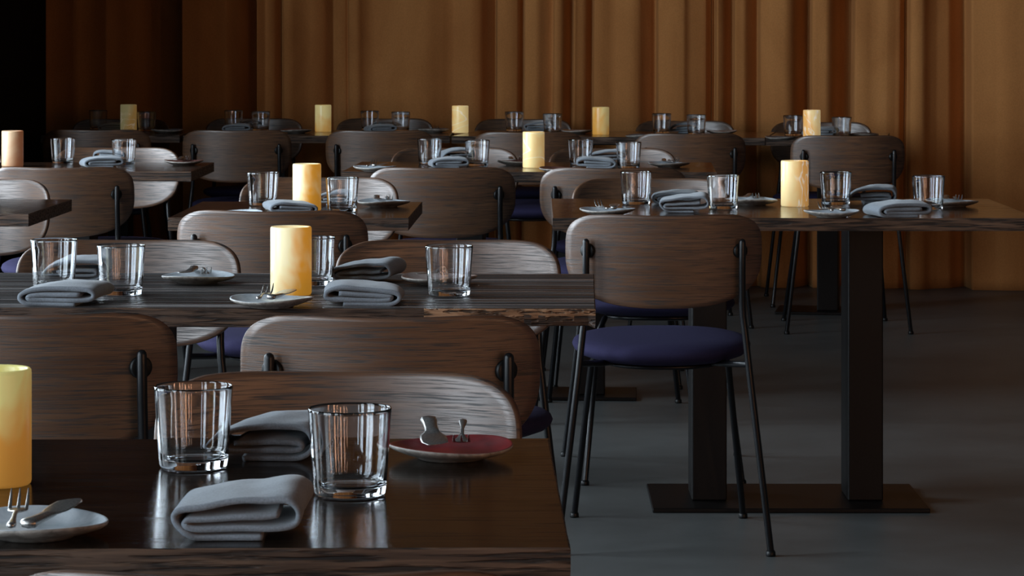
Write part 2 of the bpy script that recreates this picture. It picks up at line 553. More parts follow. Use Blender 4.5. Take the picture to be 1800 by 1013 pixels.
edges = [-2.7, (492 - 900) / F * 13.85, (919 - 900) / F * 13.7, (1254 - 900) / F * 13.65, (1591 - 900) / F * 13.6, 2.9]
cl = ['ochre velvet curtain panel in deep shade at the far left',
      'ochre velvet curtain panel hanging behind back-row left-centre table',
      'ochre velvet curtain panel with narrow folds, hanging right of the picture centre',
      'ochre velvet curtain panel behind the back-row chair furthest right',
      'ochre velvet curtain panel with broad flat folds at far right']
zs = [0.001, 0.06, 0.14, 0.3, 0.6, 1.0, 1.5, 2.1, 2.8, 3.4, ZC - 0.005]
for p in range(5):
    idx = [i for i in range(n) if edges[p] - 0.002 <= xs[i] <= edges[p + 1] + 0.025]
    bm = bmesh.new()
    lay = []
    for side in (0, 1):
        rows = []
        for z in zs:
            row = []
            for j, i in enumerate(idx):
                X = xs[i]
                f = 0.85 + 0.15 * min(z / 1.5, 1)
                wv = 0.012 * mn.noise(Vector((X * 2.3, z * 0.8, 3.0))) + (0.006 * mn.noise(Vector((X * 9, z * 3, 8.0))) if z < 1 else 0)
                yy = base_y(X) + off[i] * f + wv + 0.004 * side
                k = len(idx) - 1 - j
                if p < 4 and k < 16: yy += 0.014 * min(1.0, (16 - k) / 6)       # right hem tucks behind the next panel
                row.append(bm.verts.new((X + 0.01 * mn.noise(Vector((z * 0.7, X * 3, 1.5))), yy, z)))
            rows.append(row)
        lay.append(rows)
        for a, c in zip(rows, rows[1:]):
            for k in range(len(a) - 1): bm.faces.new((a[k], a[k + 1], c[k + 1], c[k]))
    A, B_ = lay
    for a, c in ((0, 0), (-1, -1)):
        for k in range(len(idx) - 1): bm.faces.new((A[a][k], A[a][k + 1], B_[a][k + 1], B_[a][k]))
    for e in (0, -1):
        for r in range(len(zs) - 1): bm.faces.new((A[r][e], A[r + 1][e], B_[r + 1][e], B_[r][e]))
    o = from_bm('curtain', bm, M['velvet'])
    tag(o, cl[p], 'curtain', 'velvet curtain panels')


# ------------------------------------------------------------------ tables
def slab(name, L, D, th, z1, mats, parent, rough=0.0006, live=False, seed=0):
    """L x D top with its front left corner at the origin"""
    bm = bmesh.new()
    step = 0.012 if live else 0.02
    ring = []
    nx = int(L / step); ny = int(D / step)
    for i in range(nx): ring.append((L * i / nx, 0.0, 0, -1))
    for i in range(ny): ring.append((L, D * i / ny, 1, 0))
    for i in range(nx): ring.append((L * (1 - i / nx), D, 0, 1))
    for i in range(ny): ring.append((0.0, D * (1 - i / ny), -1, 0))
    levels = [(z1, -0.0018), (z1 - 0.0018, 0.0), (z1 - th * 0.35, 0.0), (z1 - th * 0.7, 0.0), (z1 - th, -0.001)]
    rows = []
    for li, (z, ins) in enumerate(levels):
        row = []
        for (x, y, nx_, ny_) in ring:
            nv = mn.noise(Vector((x * 14 + seed, y * 14, z * 90)))
            a = ins + (rough * nv if li > 0 else 0)
            zz = z
            if live and ny_ == -1 and li > 0:
                t = max(0.0, (x - L + 0.42) / 0.42)
                a += t * (0.004 * mn.noise(Vector((x * 45, z * 160, 5))) - 0.010 * (li - 1) / 3)
                zz += t * 0.005 * mn.noise(Vector((x * 10, 2.0, li * 3.0))) * (li / 4) + (0.003 * t if li == 4 else 0)
            row.append(bm.verts.new((x + nx_ * a, y + ny_ * a, zz)))
        rows.append(row)
    m = len(ring)
    for a, c in zip(rows, rows[1:]):
        for k in range(m):
            f = bm.faces.new((a[k], a[(k + 1) % m], c[(k + 1) % m], c[k])); f.material_index = 1
            if live and a[k].co.y < 0.003 and a[k].co.x > L - 0.30: f.material_index = 2
    bm.faces.new(rows[0]).material_index = 0
    bm.faces.new(rows[-1]).material_index = 1
    return from_bm(name, bm, mats, parent, smooth=False)


def table(xf, yf, rz, L, D, mats, label, group, from_right=False, base=0.70, th=0.032, live=False, seed=0, base_y0=0.08, base_x=None, base_d=0.30):
    """xf, yf: the front left (or right) corner"""
    if from_right:
        xf -= L * math.cos(rz); yf -= L * math.sin(rz)
    t = empty('dining_table', (xf, yf, 0), rz)
    tag(t, label, 'table', group)
    slab('tabletop', L, D, th, T, mats, t, live=live, seed=seed)
    cx = L / 2 if base_x is None else base_x
    bm = bmesh.new(); add_box(bm, cx - base / 2, cx + base / 2, base_y0, base_y0 + base_d, 0.0, 0.012, 0.003)
    from_bm('base_plate', bm, M['table_metal'], t, smooth=False)
    posts = (-0.2, 0.2) if base > 0.5 else (0.0,)
    for s in posts:
        bm = bmesh.new()
        add_box(bm, cx + s - 0.045, cx + s + 0.045, base_y0 + base_d / 2 - min(0.085, base_d * 0.3), base_y0 + base_d / 2 + min(0.085, base_d * 0.3), 0.0125, T - th - 0.0085, 0.004)
        from_bm('column', bm, M['table_metal'], t, smooth=False)
    bm = bmesh.new(); add_box(bm, cx - base / 2 + 0.05, cx + base / 2 - 0.05, base_y0 + 0.03, base_y0 + base_d - 0.03, T - th - 0.0085, T - th - 0.0015, 0.001)
    from_bm('mounting_plate', bm, M['table_metal'], t, smooth=False)
    return t


G = 'dining tables'
black = [M['table_black'], M['edge_dark']]
brown = [M['table_brown'], M['edge_dark']]
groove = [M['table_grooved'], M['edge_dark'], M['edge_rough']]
x, y = at(1003, 963, T)
table(x, y, R(0.9), 1.20, 0.70, black, 'nearest dining table with glossy black top, cut off bottom left', G, True, seed=1, base_y0=0.235, base_d=0.235)
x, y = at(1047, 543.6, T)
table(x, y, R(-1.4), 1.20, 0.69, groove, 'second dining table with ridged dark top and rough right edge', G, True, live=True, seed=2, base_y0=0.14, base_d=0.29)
x, y = at(718, 383.5, T)
table(x, y, R(-1.2), 0.595, 0.66, brown, 'small two-seat table behind the second table, left of centre', G, True, base=0.44, seed=3, base_y0=0.28, base_d=0.34)
x, y = at(50, 376.5, T)
table(x, y, R(-1.4), 1.20, 0.62, brown, 'bare-cornered table cut off at the left edge, third row', G, True, seed=4, base_y0=0.05, base_d=0.3)
x, y = at(971.3, 383.2, T)
tr = table(x, y, R(-0.45), 1.20, 0.80, brown, 'large brown dining table at right on a double black column', G, seed=5, base_x=0.603, base_y0=0.155, base_d=0.40)
x, y = at(336, 302, T)
table(x, y, R(-0.8), 1.20, 0.64, brown, 'fourth-row table at left holding the pinkish candle holder', G, True, seed=6, base_y0=0.11, base_d=0.28)
x, y = at(600, 301.5, T)
table(x, y, R(-2.5), 1.22, 0.68, brown, 'fourth-row middle table with the amber candle holder banded white', G, seed=7, base_y0=0.09, base_d=0.28)
x, y = at(72, 238, T)
table(x, y, 0, 0.60, 0.68, brown, 'back-row table furthest left, standing in deep shade', G, base=0.44, seed=8, base_y0=0.19, base_d=0.28)
x, y = at(322, 238.5, T)
table(x, y, R(-0.5), 1.15, 0.68, brown, 'back-row table left of centre, before the curtain', G, seed=9, base_y0=0.16, base_d=0.33)
x, y = at(794, 239.2, T)
table(x, y, R(-9), 1.345, 0.68, brown, 'long back-row table right of centre, before the curtain', G, seed=10, base_y0=0.1, base_d=0.26)
x, y = at(1346, 243.0, T)
table(x, y, R(-9), 0.50, 0.66, brown, 'back-row table furthest right, behind the pulled-out chair', G, base=0.44, seed=11, base_y0=0.12, base_d=0.3)


# ------------------------------------------------------------------ chairs
def make_chair():
    root = empty('dining_chair', (0, 0, 0))
    # backrest shell: widest a little above the middle, bent around the sitter
    a, zw, bu, bl = 0.234, 0.700, 0.099, 0.127
    def outline(th):
        c, s = math.cos(th), math.sin(th)
        nn = 3.9 if s > 0 else 2.55
        r = (abs(c) ** nn + abs(s) ** nn) ** (-1 / nn)
        return r * c, r * s
    def pt(u, v, d):
        # u across -1..1, v -1..1 ; d offset out of the back
        X = a * u
        Z = zw + (bu if v > 0 else bl) * v
        if v > 0: Z -= 0.008 * v * v * max(0.0, 1 - (X / 0.17) ** 2)
        ang = X / 0.36
        Y = -0.240 + 0.36 * (1 - math.cos(ang))
        lean = (Z - 0.70) * 0.12
        nx, ny = math.sin(ang), -math.cos(ang)
        return Vector((0.36 * math.sin(ang) * 1.045 + nx * d, Y - lean + ny * d, Z))
    seg, rings = 112, 14
    bm = bmesh.new()
    t2 = 0.0055
    front = [[bm.verts.new(pt(0, 0, -t2))]]
    back = [[bm.verts.new(pt(0, 0, t2))]]
    for k in range(1, rings + 1):
        f = k / rings * 0.988
        front.append([bm.verts.new(pt(*(q * f for q in outline(2 * PI * j / seg)), -t2)) for j in range(seg)])
        back.append([bm.verts.new(pt(*(q * f for q in outline(2 * PI * j / seg)), t2)) for j in range(seg)])
    for lst in (front, back):
        for j in range(seg): bm.faces.new((lst[0][0], lst[1][j], lst[1][(j + 1) % seg]))
        for A, B_ in zip(lst[1:], lst[2:]):
            for j in range(seg): bm.faces.new((A[j], A[(j + 1) % seg], B_[(j + 1) % seg], B_[j]))
    mid = [[bm.verts.new(pt(*(q * s for q in outline(2 * PI * j / seg)), d)) for j in range(seg)] for s, d in ((0.997, -t2 * 0.6), (1.0, 0), (0.997, t2 * 0.6))]
    chain = [front[-1]] + mid + [back[-1]]
    for A, B_ in zip(chain, chain[1:]):
        for j in range(seg): bm.faces.new((A[j], A[(j + 1) % seg], B_[(j + 1) % seg], B_[j])).material_index = 1
    from_bm('backrest', bm, [M['chair_wood'], M['chair_edge']], root)
    # seat cushion
    bm = bmesh.new()
    def so(th, A, B_, nn=2.35):
        c, s = math.cos(th), math.sin(th)
        r = (abs(c) ** nn + abs(s) ** nn) ** (-1 / nn)
        return A * r * c * (1 + 0.04 * s), B_ * r * s
    seg = 72
    levels = [(0.66, 0.432), (0.80, 0.437), (0.93, 0.447), (0.985, 0.457), (1.0, 0.465), (0.985, 0.473), (0.93, 0.480), (0.84, 0.485), (0.68, 0.488), (0.4, 0.490), (0.15, 0.4905)]
    rows = []
    for s, z in levels:
        row = []
        for j in range(seg):
            X, Y = so(2 * PI * j / seg, 0.214 * s, 0.208 * s)
            row.append(bm.verts.new((X, Y + 0.03, z + 0.035 * Y)))
        rows.append(row)
    for A, B_ in zip(rows, rows[1:]):
        for j in range(seg): bm.faces.new((A[j], A[(j + 1) % seg], B_[(j + 1) % seg], B_[j]))
    bm.faces.new(rows[0]); bm.faces.new(rows[-1])
    from_bm('seat', bm, M['seat'], root)
    bm = bmesh.new()
    rows = []
    for s, z in ((0.58, 0.420), (0.66, 0.4225), (0.68, 0.430), (0.65, 0.4315)):
        rows.append([bm.verts.new((so(2 * PI * j / seg, 0.214 * s, 0.208 * s)[0], so(2 * PI * j / seg, 0.214 * s, 0.208 * s)[1] + 0.03, z + 0.035 * so(2 * PI * j / seg, 0.214 * s, 0.208 * s)[1])) for j in range(seg)])
    for A, B_ in zip(rows, rows[1:]):
        for j in range(seg): bm.faces.new((A[j], A[(j + 1) % seg], B_[(j + 1) % seg], B_[j]))
    bm.faces.new(rows[0]); bm.faces.new(rows[-1])
    from_bm('seat_pan', bm, M['black_metal'], root)
    for s in (-1, 1):
        # rear leg carries on up as the post behind the backrest
        bm = bmesh.new()
        add_tube(bm, [(s * 0.181, -0.2225, 0.728), (s * 0.181, -0.2165, 0.66), (s * 0.1815, -0.209, 0.59), (s * 0.1835, -0.2055, 0.555), (s * 0.188, -0.205, 0.52),
                      (s * 0.199, -0.207, 0.42), (s * 0.247, -0.2185, 0.012)], 0.008, 14)
        from_bm('rear_leg', bm, M['black_metal'], root)
        bm = bmesh.new()
        add_tube(bm, [(s * 0.15, 0.150, 0.432), (s * 0.168, 0.185, 0.400), (s * 0.210, 0.300, 0.012)], 0.008, 14)
        from_bm('front_leg', bm, M['black_metal'], root)
        bm = bmesh.new()
        add_tube(bm, [(s * 0.1955, -0.205, 0.443), (s * 0.15, -0.135, 0.436), (s * 0.12, -0.06, 0.430)], 0.0075, 12)
        from_bm('side_bar', bm, M['black_metal'], root)
        # round washer between post and backrest
        bm = bmesh.new()
        Y0 = -0.240 + 0.36 * (1 - math.cos(0.181 / 0.36))
        c = Vector((s * 0.173, Y0 - 0.0045, 0.707))
        nrm = Vector((s * math.sin(0.181 / 0.36), -math.cos(0.181 / 0.36), 0.0))
        add_tube(bm, [c - nrm * 0.002, c + nrm * 0.0125, c + nrm * 0.014], [0.0175, 0.0175, 0.015], 24, False)
        from_bm('washer', bm, M['rubber'], root)
        for fx, fy in ((s * 0.247, -0.2188), (s * 0.2105, 0.301)):
            bm = bmesh.new()
            add_lathe(bm, [(0.0105, 0.0), (0.0115, 0.003), (0.011, 0.010), (0.0085, 0.014)], 20)
            bmesh.ops.translate(bm, verts=bm.verts, vec=(fx, fy, 0))
            from_bm('glide', bm, M['rubber'], root)
    return root


# px of the backrest centre, row of its top edge, turn in degrees, label
away = [
    (465, 991, 0, 'dark oak chair nearest of all, only its top rim showing at bottom edge'),
    (47, 543, -1, 'dark oak chair seen from behind, cut off at left beside second table'),
    (684, 548, 0, 'dark oak chair seen from behind at the centre of second table'),
    (481, 366, -2, 'light-catching brown oak chair seen from behind at small two-seat table'),
    (1171.5, 373, -1.5, 'oak chair seen whole from behind with navy seat, at right-hand table'),
    (101, 291, 1, 'dark oak chair seen from behind at the fourth-row left table'),
    (776, 291.5, 0, 'dark oak chair seen from behind at left half of fourth-row middle table'),
    (1083, 292, -2, 'oak chair seen from behind at right half of fourth-row middle table'),
    (168, 226, 0, 'shaded oak chair seen from behind at back-row table furthest left'),
    (415, 227, 0, 'oak chair seen from behind at left half of back-row left-centre table'),
    (669, 227.5, -1, 'oak chair seen from behind at right half of back-row left-centre table'),
    (929, 230, 0, 'oak chair seen from behind, partly covered by white-banded candle holder, back row'),
    (1212, 232.5, 1, 'oak chair seen from behind at right half of the long back-row table'),
    (1492, 236, 0, 'dark oak chair pulled out from behind, furthest right in back row'),
]
facing = [
    (588, 653, -2, 'oak chair facing us with silvery right half, at nearest table'),
    (224, 420, -2, 'oak chair facing us at the left half of second table'),
    (784, 420, -1.5, 'oak chair facing us at the right half of second table'),
    (-58, 313, -6, 'silvery oak chair facing us, cut off by left edge, third row'),
    (562, 310, 0, 'oak chair facing us across the small two-seat table'),
    (1147, 312, 1, 'oak chair facing us across the large right-hand table'),
    (206, 258, 0, 'grey-sheened oak chair facing us at the fourth-row left table'),
    (-104, 256, 0, 'oak chair facing us, barely showing behind pinkish candle holder at left edge'),
    (799, 258.5, 0, 'oak chair facing us at left half of fourth-row middle table'),
    (1076, 259, 0, 'oak chair facing us at right half of fourth-row middle table'),
    (214, 208, 0, 'shaded oak chair facing us at back-row table furthest left'),
    (448, 207, 0, 'oak chair facing us at left half of back-row left-centre table'),
    (677, 207, 0, 'oak chair facing us at right half of back-row left-centre table'),
    (914, 208, -5, 'oak chair facing us at left half of the long back-row table'),
    (1196, 211, -6, 'oak chair facing us at right half of the long back-row table'),
    (1435, 213, -6, 'black-shaded oak chair facing us at back-row table furthest right'),
]
chair0 = make_chair()
first = True
for px, py, dr, lab in away:
    y = F * (H - 0.797) / (py - HY)
    x = (px - 900) / F * y
    a = -math.atan2(x, y) * 0.0 + R(dr)
    o = chair0 if first else copy_tree(chair0)
    first = False
    o.location = (x, y + 0.215, 0)
    o.rotation_euler = (0, 0, a)
    tag(o, lab, 'chair', 'chairs seen from behind')
for px, py, dr, lab in facing:
    y = F * (H - 0.797) / (py - HY)
    x = (px - 900) / F * y
    o = copy_tree(chair0)
    o.location = (x, y - 0.205, 0)
    o.rotation_euler = (0, 0, PI + R(dr))
    tag(o, lab, 'chair', 'chairs facing us')


# ------------------------------------------------------------------ glasses
def make_glass():
    bm = bmesh.new()
    ro = lambda z: 0.0365 + (0.0425 - 0.0365) * z / 0.088
    prof = [(0.0002, 0.0022), (0.026, 0.0020), (0.031, 0.0006), (0.0335, 0.0), (0.0356, 0.0012), (0.0366, 0.004)]
    for z in (0.012, 0.03, 0.05, 0.07, 0.084): prof.append((ro(z), z))
    prof += [(0.0425, 0.0868), (0.0421, 0.0878), (0.0414, 0.088), (0.0408, 0.0874), (0.0405, 0.086)]
    for z in (0.07, 0.05, 0.03, 0.018): prof.append((ro(z) - 0.0022, z))
    prof += [(0.0345, 0.0135), (0.0325, 0.0108), (0.028, 0.0094), (0.015, 0.0088), (0.0002, 0.0087)]
    add_lathe(bm, prof, 72)
    return from_bm('water_glass', bm, M['glass'])


ZR = T + 0.088
glasses = [
    (340, 678, 'large clear tumbler on nearest table, left one, before the rear napkin'),
    (615, 717, 'large clear tumbler on nearest table, right one'),
    (95, 421, 'clear tumbler furthest left on second table, partly before a napkin'),
    (213, 431, 'clear tumbler on second table beside the left pair of napkins'),
    (549.5, 417, 'clear tumbler half hidden behind the second table candle holder'),
    (789.5, 432, 'clear tumbler standing before the pinkish plate on second table'),
    (462, 303, 'left clear tumbler on small two-seat table'),
    (601.5, 312, 'right clear tumbler on small two-seat table'),
    (1118, 301.5, 'leftmost clear tumbler on the large right-hand table'),
    (1271, 308, 'clear tumbler left of the veined candle holder on right-hand table'),
    (1469, 302, 'clear tumbler just right of the veined candle holder on right-hand table'),
    (1632, 309, 'rightmost clear tumbler on the large right-hand table'),
    (110.5, 243, 'left clear tumbler on the fourth-row left table'),
    (218, 245, 'right clear tumbler on the fourth-row left table'),
    (755, 243.7, 'leftmost clear tumbler on fourth-row middle table'),
    (839, 246.5, 'clear tumbler left of the white-banded candle holder on fourth-row middle table'),
    (1020.5, 245, 'clear tumbler right of the white-banded candle holder on fourth-row middle table'),
    (1105, 249.7, 'rightmost clear tumbler on fourth-row middle table'),
    (172.5, 194, 'small far tumbler left of candle holder on back-row table furthest left'),
    (258, 196.5, 'small far tumbler right of candle holder on back-row table furthest left'),
    (410.5, 194, 'leftmost far tumbler on back-row left-centre table'),
    (458.5, 196, 'second far tumbler from left on back-row left-centre table'),
    (650, 195, 'third far tumbler from left on back-row left-centre table'),
    (704.5, 196.7, 'rightmost far tumbler on back-row left-centre table'),
    (904, 196.5, 'leftmost far tumbler on the long back-row table'),
    (971, 200, 'second far tumbler from left on the long back-row table'),
    (1163, 199.5, 'third far tumbler from left on the long back-row table'),
    (1224, 201.7, 'rightmost far tumbler on the long back-row table'),
    (1394, 203, 'far tumbler left of candle holder on back-row table furthest right'),
    (1479.5, 206, 'far tumbler right of candle holder on back-row table furthest right'),
]
round_things = []
g0 = make_glass()
for i, (px, py, lab) in enumerate(glasses):
    o = g0 if i == 0 else g0.copy()
    if i: col.objects.link(o)
    x, y = at(px, py, ZR)
    o.location = (x, y, T + 0.0003)
    o.rotation_euler = (0, 0, i * 0.7)
    round_things.append((x, y, 0.0375))
    tag(o, lab, 'glass', 'water glasses')


# ------------------------------------------------------------------ candle holders
def make_holder(key, seed):
    root = empty('candle_holder', (0, 0, 0))
    bm = bmesh.new()
    prof = [(0.0005, 0.0), (0.034, 0.0), (0.0358, 0.0015), (0.0364, 0.004), (0.0364, 0.06), (0.0364, 0.115), (0.0360, 0.1185), (0.0345, 0.1200),
            (0.0325, 0.1195), (0.0312, 0.118), (0.0308, 0.112), (0.0308, 0.06), (0.0305, 0.030), (0.0005, 0.030)]
    def wob(th, r, z):
        return r * (1 + 0.006 * mn.noise(Vector((math.cos(th) * 2, math.sin(th) * 2, z * 20 + seed)))), z
    add_lathe(bm, prof, 56, wob)
    from_bm('shell', bm, M[key], root)
    bm = bmesh.new()
    add_lathe(bm, [(0.0005, 0.0), (0.0195, 0.0), (0.020, 0.003), (0.020, 0.058), (0.018, 0.060), (0.0005, 0.059)], 32)
    bmesh.ops.translate(bm, verts=bm.verts, vec=(0, 0, 0.0305))
    from_bm('wax_candle', bm, M['wax'], root)
    bm = bmesh.new()
    add_tube(bm, [(0, 0, 0.088), (0.001, 0, 0.096), (0.0005, 0.001, 0.100)], 0.0008, 8)
    from_bm('wick', bm, M['rubber'], root)
    return root


holders = [
    (-7, 648, 'onyx_deep', 40, 'large amber stone candle holder cut off by left edge, nearest table'),
    (511.5, 398.5, 'onyx_plain', 200, 'bright cream to orange stone candle holder on second table'),
    (539.5, 288, 'onyx_plain', 15, 'cream to amber stone candle holder on small two-seat table'),
    (1397, 282.5, 'onyx_veined', 0, 'yellow stone candle holder with upright white vein, right-hand table'),
    (22, 230, 'onyx_pink', 0, 'pinkish orange stone candle holder at left edge, fourth row'),
    (938, 231.8, 'onyx_band', 60, 'amber stone candle holder with white band, fourth-row middle table'),
    (226, 184, 'onyx_pale', 0, 'dim yellow stone candle holder on back-row table furthest left'),
    (568, 184.5, 'onyx_soft', 20, 'pale amber stone candle holder on back-row left-centre table'),
    (809, 186, 'onyx_band', 130, 'cream amber stone candle holder at left end of long back-row table'),
    (1056, 188.5, 'onyx_soft', 170, 'orange stone candle holder at middle of the long back-row table'),
    (1427, 193.5, 'onyx_veined', 150, 'white-swirled stone candle holder on back-row table furthest right'),
]
protos = {}
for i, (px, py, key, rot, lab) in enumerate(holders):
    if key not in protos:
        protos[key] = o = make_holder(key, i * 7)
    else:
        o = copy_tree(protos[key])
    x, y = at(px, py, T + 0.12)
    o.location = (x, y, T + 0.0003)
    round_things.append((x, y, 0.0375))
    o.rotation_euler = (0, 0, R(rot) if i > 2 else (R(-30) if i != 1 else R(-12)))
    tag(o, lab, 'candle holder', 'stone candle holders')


# ------------------------------------------------------------------ plates and cutlery
def make_plate(key, seed):
    root = empty('side_plate', (0, 0, 0))
    rnd = random.Random(seed)
    p1, p2, p3 = (rnd.uniform(0, 6.28) for _ in range(3))
    def wob(th, r, z):
        k = r / 0.068
        return (r * (1 + k * (0.020 * math.cos(2 * th + p1) + 0.012 * math.cos(3 * th + p2) + 0.005 * math.cos(7 * th + p3))),
                z + 0.0022 * k * k * math.cos(2 * th + p3) * (1 if z > 0.004 else 0))
    bm = bmesh.new()
    under = [(0.0004, 0.0015), (0.030, 0.0012), (0.032, 0.0), (0.036, 0.0), (0.038, 0.0018), (0.052, 0.0055), (0.064, 0.0098), (0.0682, 0.0125)]
    rim = [(0.0690, 0.0142), (0.0684, 0.0156), (0.0672, 0.0160)]
    top = [(0.0655, 0.0152), (0.058, 0.0115), (0.048, 0.0083), (0.036, 0.0068), (0.018, 0.0062), (0.0004, 0.0060)]
    prof = under + rim + top
    mats = [1] * (len(under) + 1) + [0] * (len(prof) - len(under) - 1)
    add_lathe(bm, prof, 64, wob, mat=mats)
    from_bm('dish', bm, [M[key], M['clay']], root)
    return root


def loft(bm, st):
    """stations (x, y, z, halfwidth, halfthickness) along y"""
    rows = []
    for (x, y, z, hw, ht) in st:
        rows.append([bm.verts.new((x + hw * cx, y, z + ht * cz)) for cx, cz in
                     ((-1, 0), (-0.8, 0.75), (0, 1), (0.8, 0.75), (1, 0), (0.8, -0.75), (0, -1), (-0.8, -0.75))])
    for A, B_ in zip(rows, rows[1:]):
        for k in range(8): bm.faces.new((A[k], A[(k + 1) % 8], B_[(k + 1) % 8], B_[k]))
    bm.faces.new(rows[0]); bm.faces.new(rows[-1])


def make_fork():
    bm = bmesh.new()
    loft(bm, [(0, -0.066, 0.0030, 0.0022, 0.0022), (0, -0.062, 0.0030, 0.0046, 0.0028), (0, -0.050, 0.0028, 0.0040, 0.0024), (0, -0.035, 0.0036, 0.0027, 0.0019),
              (0, -0.015, 0.0052, 0.0021, 0.0018), (0, 0.006, 0.0040, 0.0022, 0.0016), (0, 0.016, 0.0024, 0.0055, 0.0013), (0, 0.026, 0.0016, 0.0092, 0.0011),
              (0, 0.034, 0.0022, 0.0098, 0.0011)])
    for dx in (-0.0080, 0.0, 0.0080):
        loft(bm, [(dx * 0.95, 0.033, 0.0022, 0.0018, 0.0011), (dx, 0.045, 0.0052, 0.0017, 0.0010), (dx, 0.056, 0.0105, 0.0013, 0.0009), (dx, 0.064, 0.0165, 0.0005, 0.0005)])
    return from_bm('fork', bm, M['silver'])


def make_knife():
    bm = bmesh.new()
    loft(bm, [(0, -0.066, 0.0052, 0.0066, 0.0032), (0, -0.063, 0.0055, 0.0082, 0.0048), (0, -0.054, 0.0055, 0.0078, 0.0044), (0, -0.038, 0.0050, 0.0068, 0.0038),
              (0, -0.018, 0.0046, 0.0068, 0.0032), (0, -0.008, 0.0046, 0.0072, 0.0030), (0.0005, -0.002, 0.0046, 0.0086, 0.0012), (0.001, 0.012, 0.0050, 0.0122, 0.0009),
              (0.0015, 0.034, 0.0060, 0.0132, 0.0008), (0.002, 0.054, 0.0068, 0.0125, 0.0007), (0.0035, 0.062, 0.0070, 0.0078, 0.0006), (0.006, 0.067, 0.0072, 0.0030, 0.0005)])
    return from_bm('table_knife', bm, M['silver'])


ZP = T + 0.0155
# px, py of the rim's centre, glaze, near side (True) or far side, plate wording, cutlery
plates = [
    (62, 914, 'g_white', True, 'pale blue-white', 'at bottom left of nearest table', 2),
    (793, 781, 'g_red', False, 'crimson', 'on nearest table', 2),
    (477, 524, 'g_white', True, 'off-white', 'at foot of second table candle holder', 2),
    (348, 483, 'g_white', False, 'off-white', 'right of the left tumblers on second table', 2),
    (773, 485, 'g_pink', False, 'pinkish', 'seen through a tumbler on second table', 2),
    (674, 353, 'g_white', False, 'white', 'at right end of small two-seat table', 2),
    (413, 372.5, 'g_white', True, 'white', 'peeping over a chair on small two-seat table', 0),
    (1068, 367.5, 'g_white', True, 'white', 'furthest left on the large right-hand table', 2),
    (1322, 350, 'g_white', False, 'white', 'left of veined candle holder, right-hand table', 2),
    (1462, 371, 'g_white', True, 'white', 'right of veined candle holder, right-hand table', 2),
    (1673, 353, 'g_white', False, 'white', 'furthest right on the large right-hand table', 2),
    (323, 282.5, 'g_brown', False, 'russet', 'on corner of fourth-row left table', 2),
    (659, 293, 'g_white', True, 'white', 'at left end of fourth-row middle table', 2),
    (908, 282.5, 'g_brown', False, 'russet', 'just left of white-banded candle holder, fourth row', 2),
    (984, 295, 'g_brown', True, 'russet', 'just right of white-banded candle holder, fourth row', 0),
    (1176, 286, 'g_white', False, 'white', 'at right end of fourth-row middle table', 2),
    (294, 228, 'g_dark', False, 'dark', 'on back-row table furthest left', 0),
    (521, 228, 'g_brown', False, 'russet', 'on back-row left-centre table beside its candle holder', 0),
    (763, 227, 'g_dark', False, 'grey', 'at right end of back-row left-centre table', 1),
    (1014, 229, 'g_pink', False, 'pinkish', 'left of the orange candle holder, long back-row table', 0),
    (1128, 237.5, 'g_dark', True, 'dark', 'right of the orange candle holder, long back-row table', 0),
    (1268, 230, 'g_pink', False, 'pinkish', 'at right end of the long back-row table', 0),
    (1374, 240.5, 'g_dark', True, 'grey', 'at left of back-row table furthest right', 0),
    (1516, 235, 'g_dark', False, 'grey', 'right of tumblers on back-row table furthest right', 0),
]
pp = {}
f0 = k0 = None
for i, (px, py, key, near, cw, where, cut) in enumerate(plates):
    if key not in pp: pp[key] = o = make_plate(key, i + 3)
    else: o = copy_tree(pp[key])
    x, y = at(px, py, ZP)
    o.location = (x, y, T + 0.0003)
    rz = (i * 1.9) % 6.28
    o.rotation_euler = (0, 0, rz)
    tag(o, 'small %s stoneware plate %s' % (cw, where), 'plate', 'side plates')
    if cut == 0: continue
    base = 0.0 if near else PI
    s = 1 if near else -1
    a1 = base + R((-8, 6, -3, 9)[i % 4])
    if i == 0: fp, kp, a1, a2 = (-0.018, -0.001), (0.014, -0.001), R(6), R(-9)
    elif i == 1: fp, kp, a1, a2 = (0.012, 0.004), (-0.020, 0.004), PI + R(0), PI + R(6)
    else:
        a2 = base + R((-14, 4, -10, -2)[i % 4])
        fp, kp = (-0.013 * s, 0.0), (0.016 * s, 0.0)
    if f0 is None: f0 = o_f = make_fork()
    else: o_f = f0.copy(); col.objects.link(o_f)
    o_f.location = (x + fp[0], y + fp[1], T + 0.0182); o_f.rotation_euler = (0, 0, a1)
    if i == 1: o_f.rotation_euler.x = R(-5); o_f.location.z += 0.005
    tag(o_f, 'silver fork lying on the %s plate %s' % (cw, where), 'fork', 'forks')
    if cut > 1:
        if k0 is None: k0 = o_k = make_knife()
        else: o_k = k0.copy(); col.objects.link(o_k)
        o_k.location = (x + kp[0], y + kp[1], T + 0.0174); o_k.rotation_euler = (0, 0, a2)
        if i == 1: o_k.rotation_euler.x = R(-5); o_k.location.z += 0.005; o_k.scale = (1.15, 1.0, 1.0)
        tag(o_k, 'silver table knife lying on the %s plate %s' % (cw, where), 'knife', 'table knives')


# ------------------------------------------------------------------ napkins
def catmull(P, n=6):
    out = []
    for i in range(len(P) - 1):
        p0 = P[max(i - 1, 0)]; p1 = P[i]; p2 = P[i + 1]; p3 = P[min(i + 2, len(P) - 1)]
        for k in range(n):
            t = k / n
            out.append(tuple(0.5 * ((2 * p1[j]) + (-p0[j] + p2[j]) * t + (2 * p0[j] - 5 * p1[j] + 4 * p2[j] - p3[j]) * t * t + (-p0[j] + 3 * p1[j] - 3 * p2[j] + p3[j]) * t ** 3) for j in (0, 1)))
    out.append(P[-1])
    return out


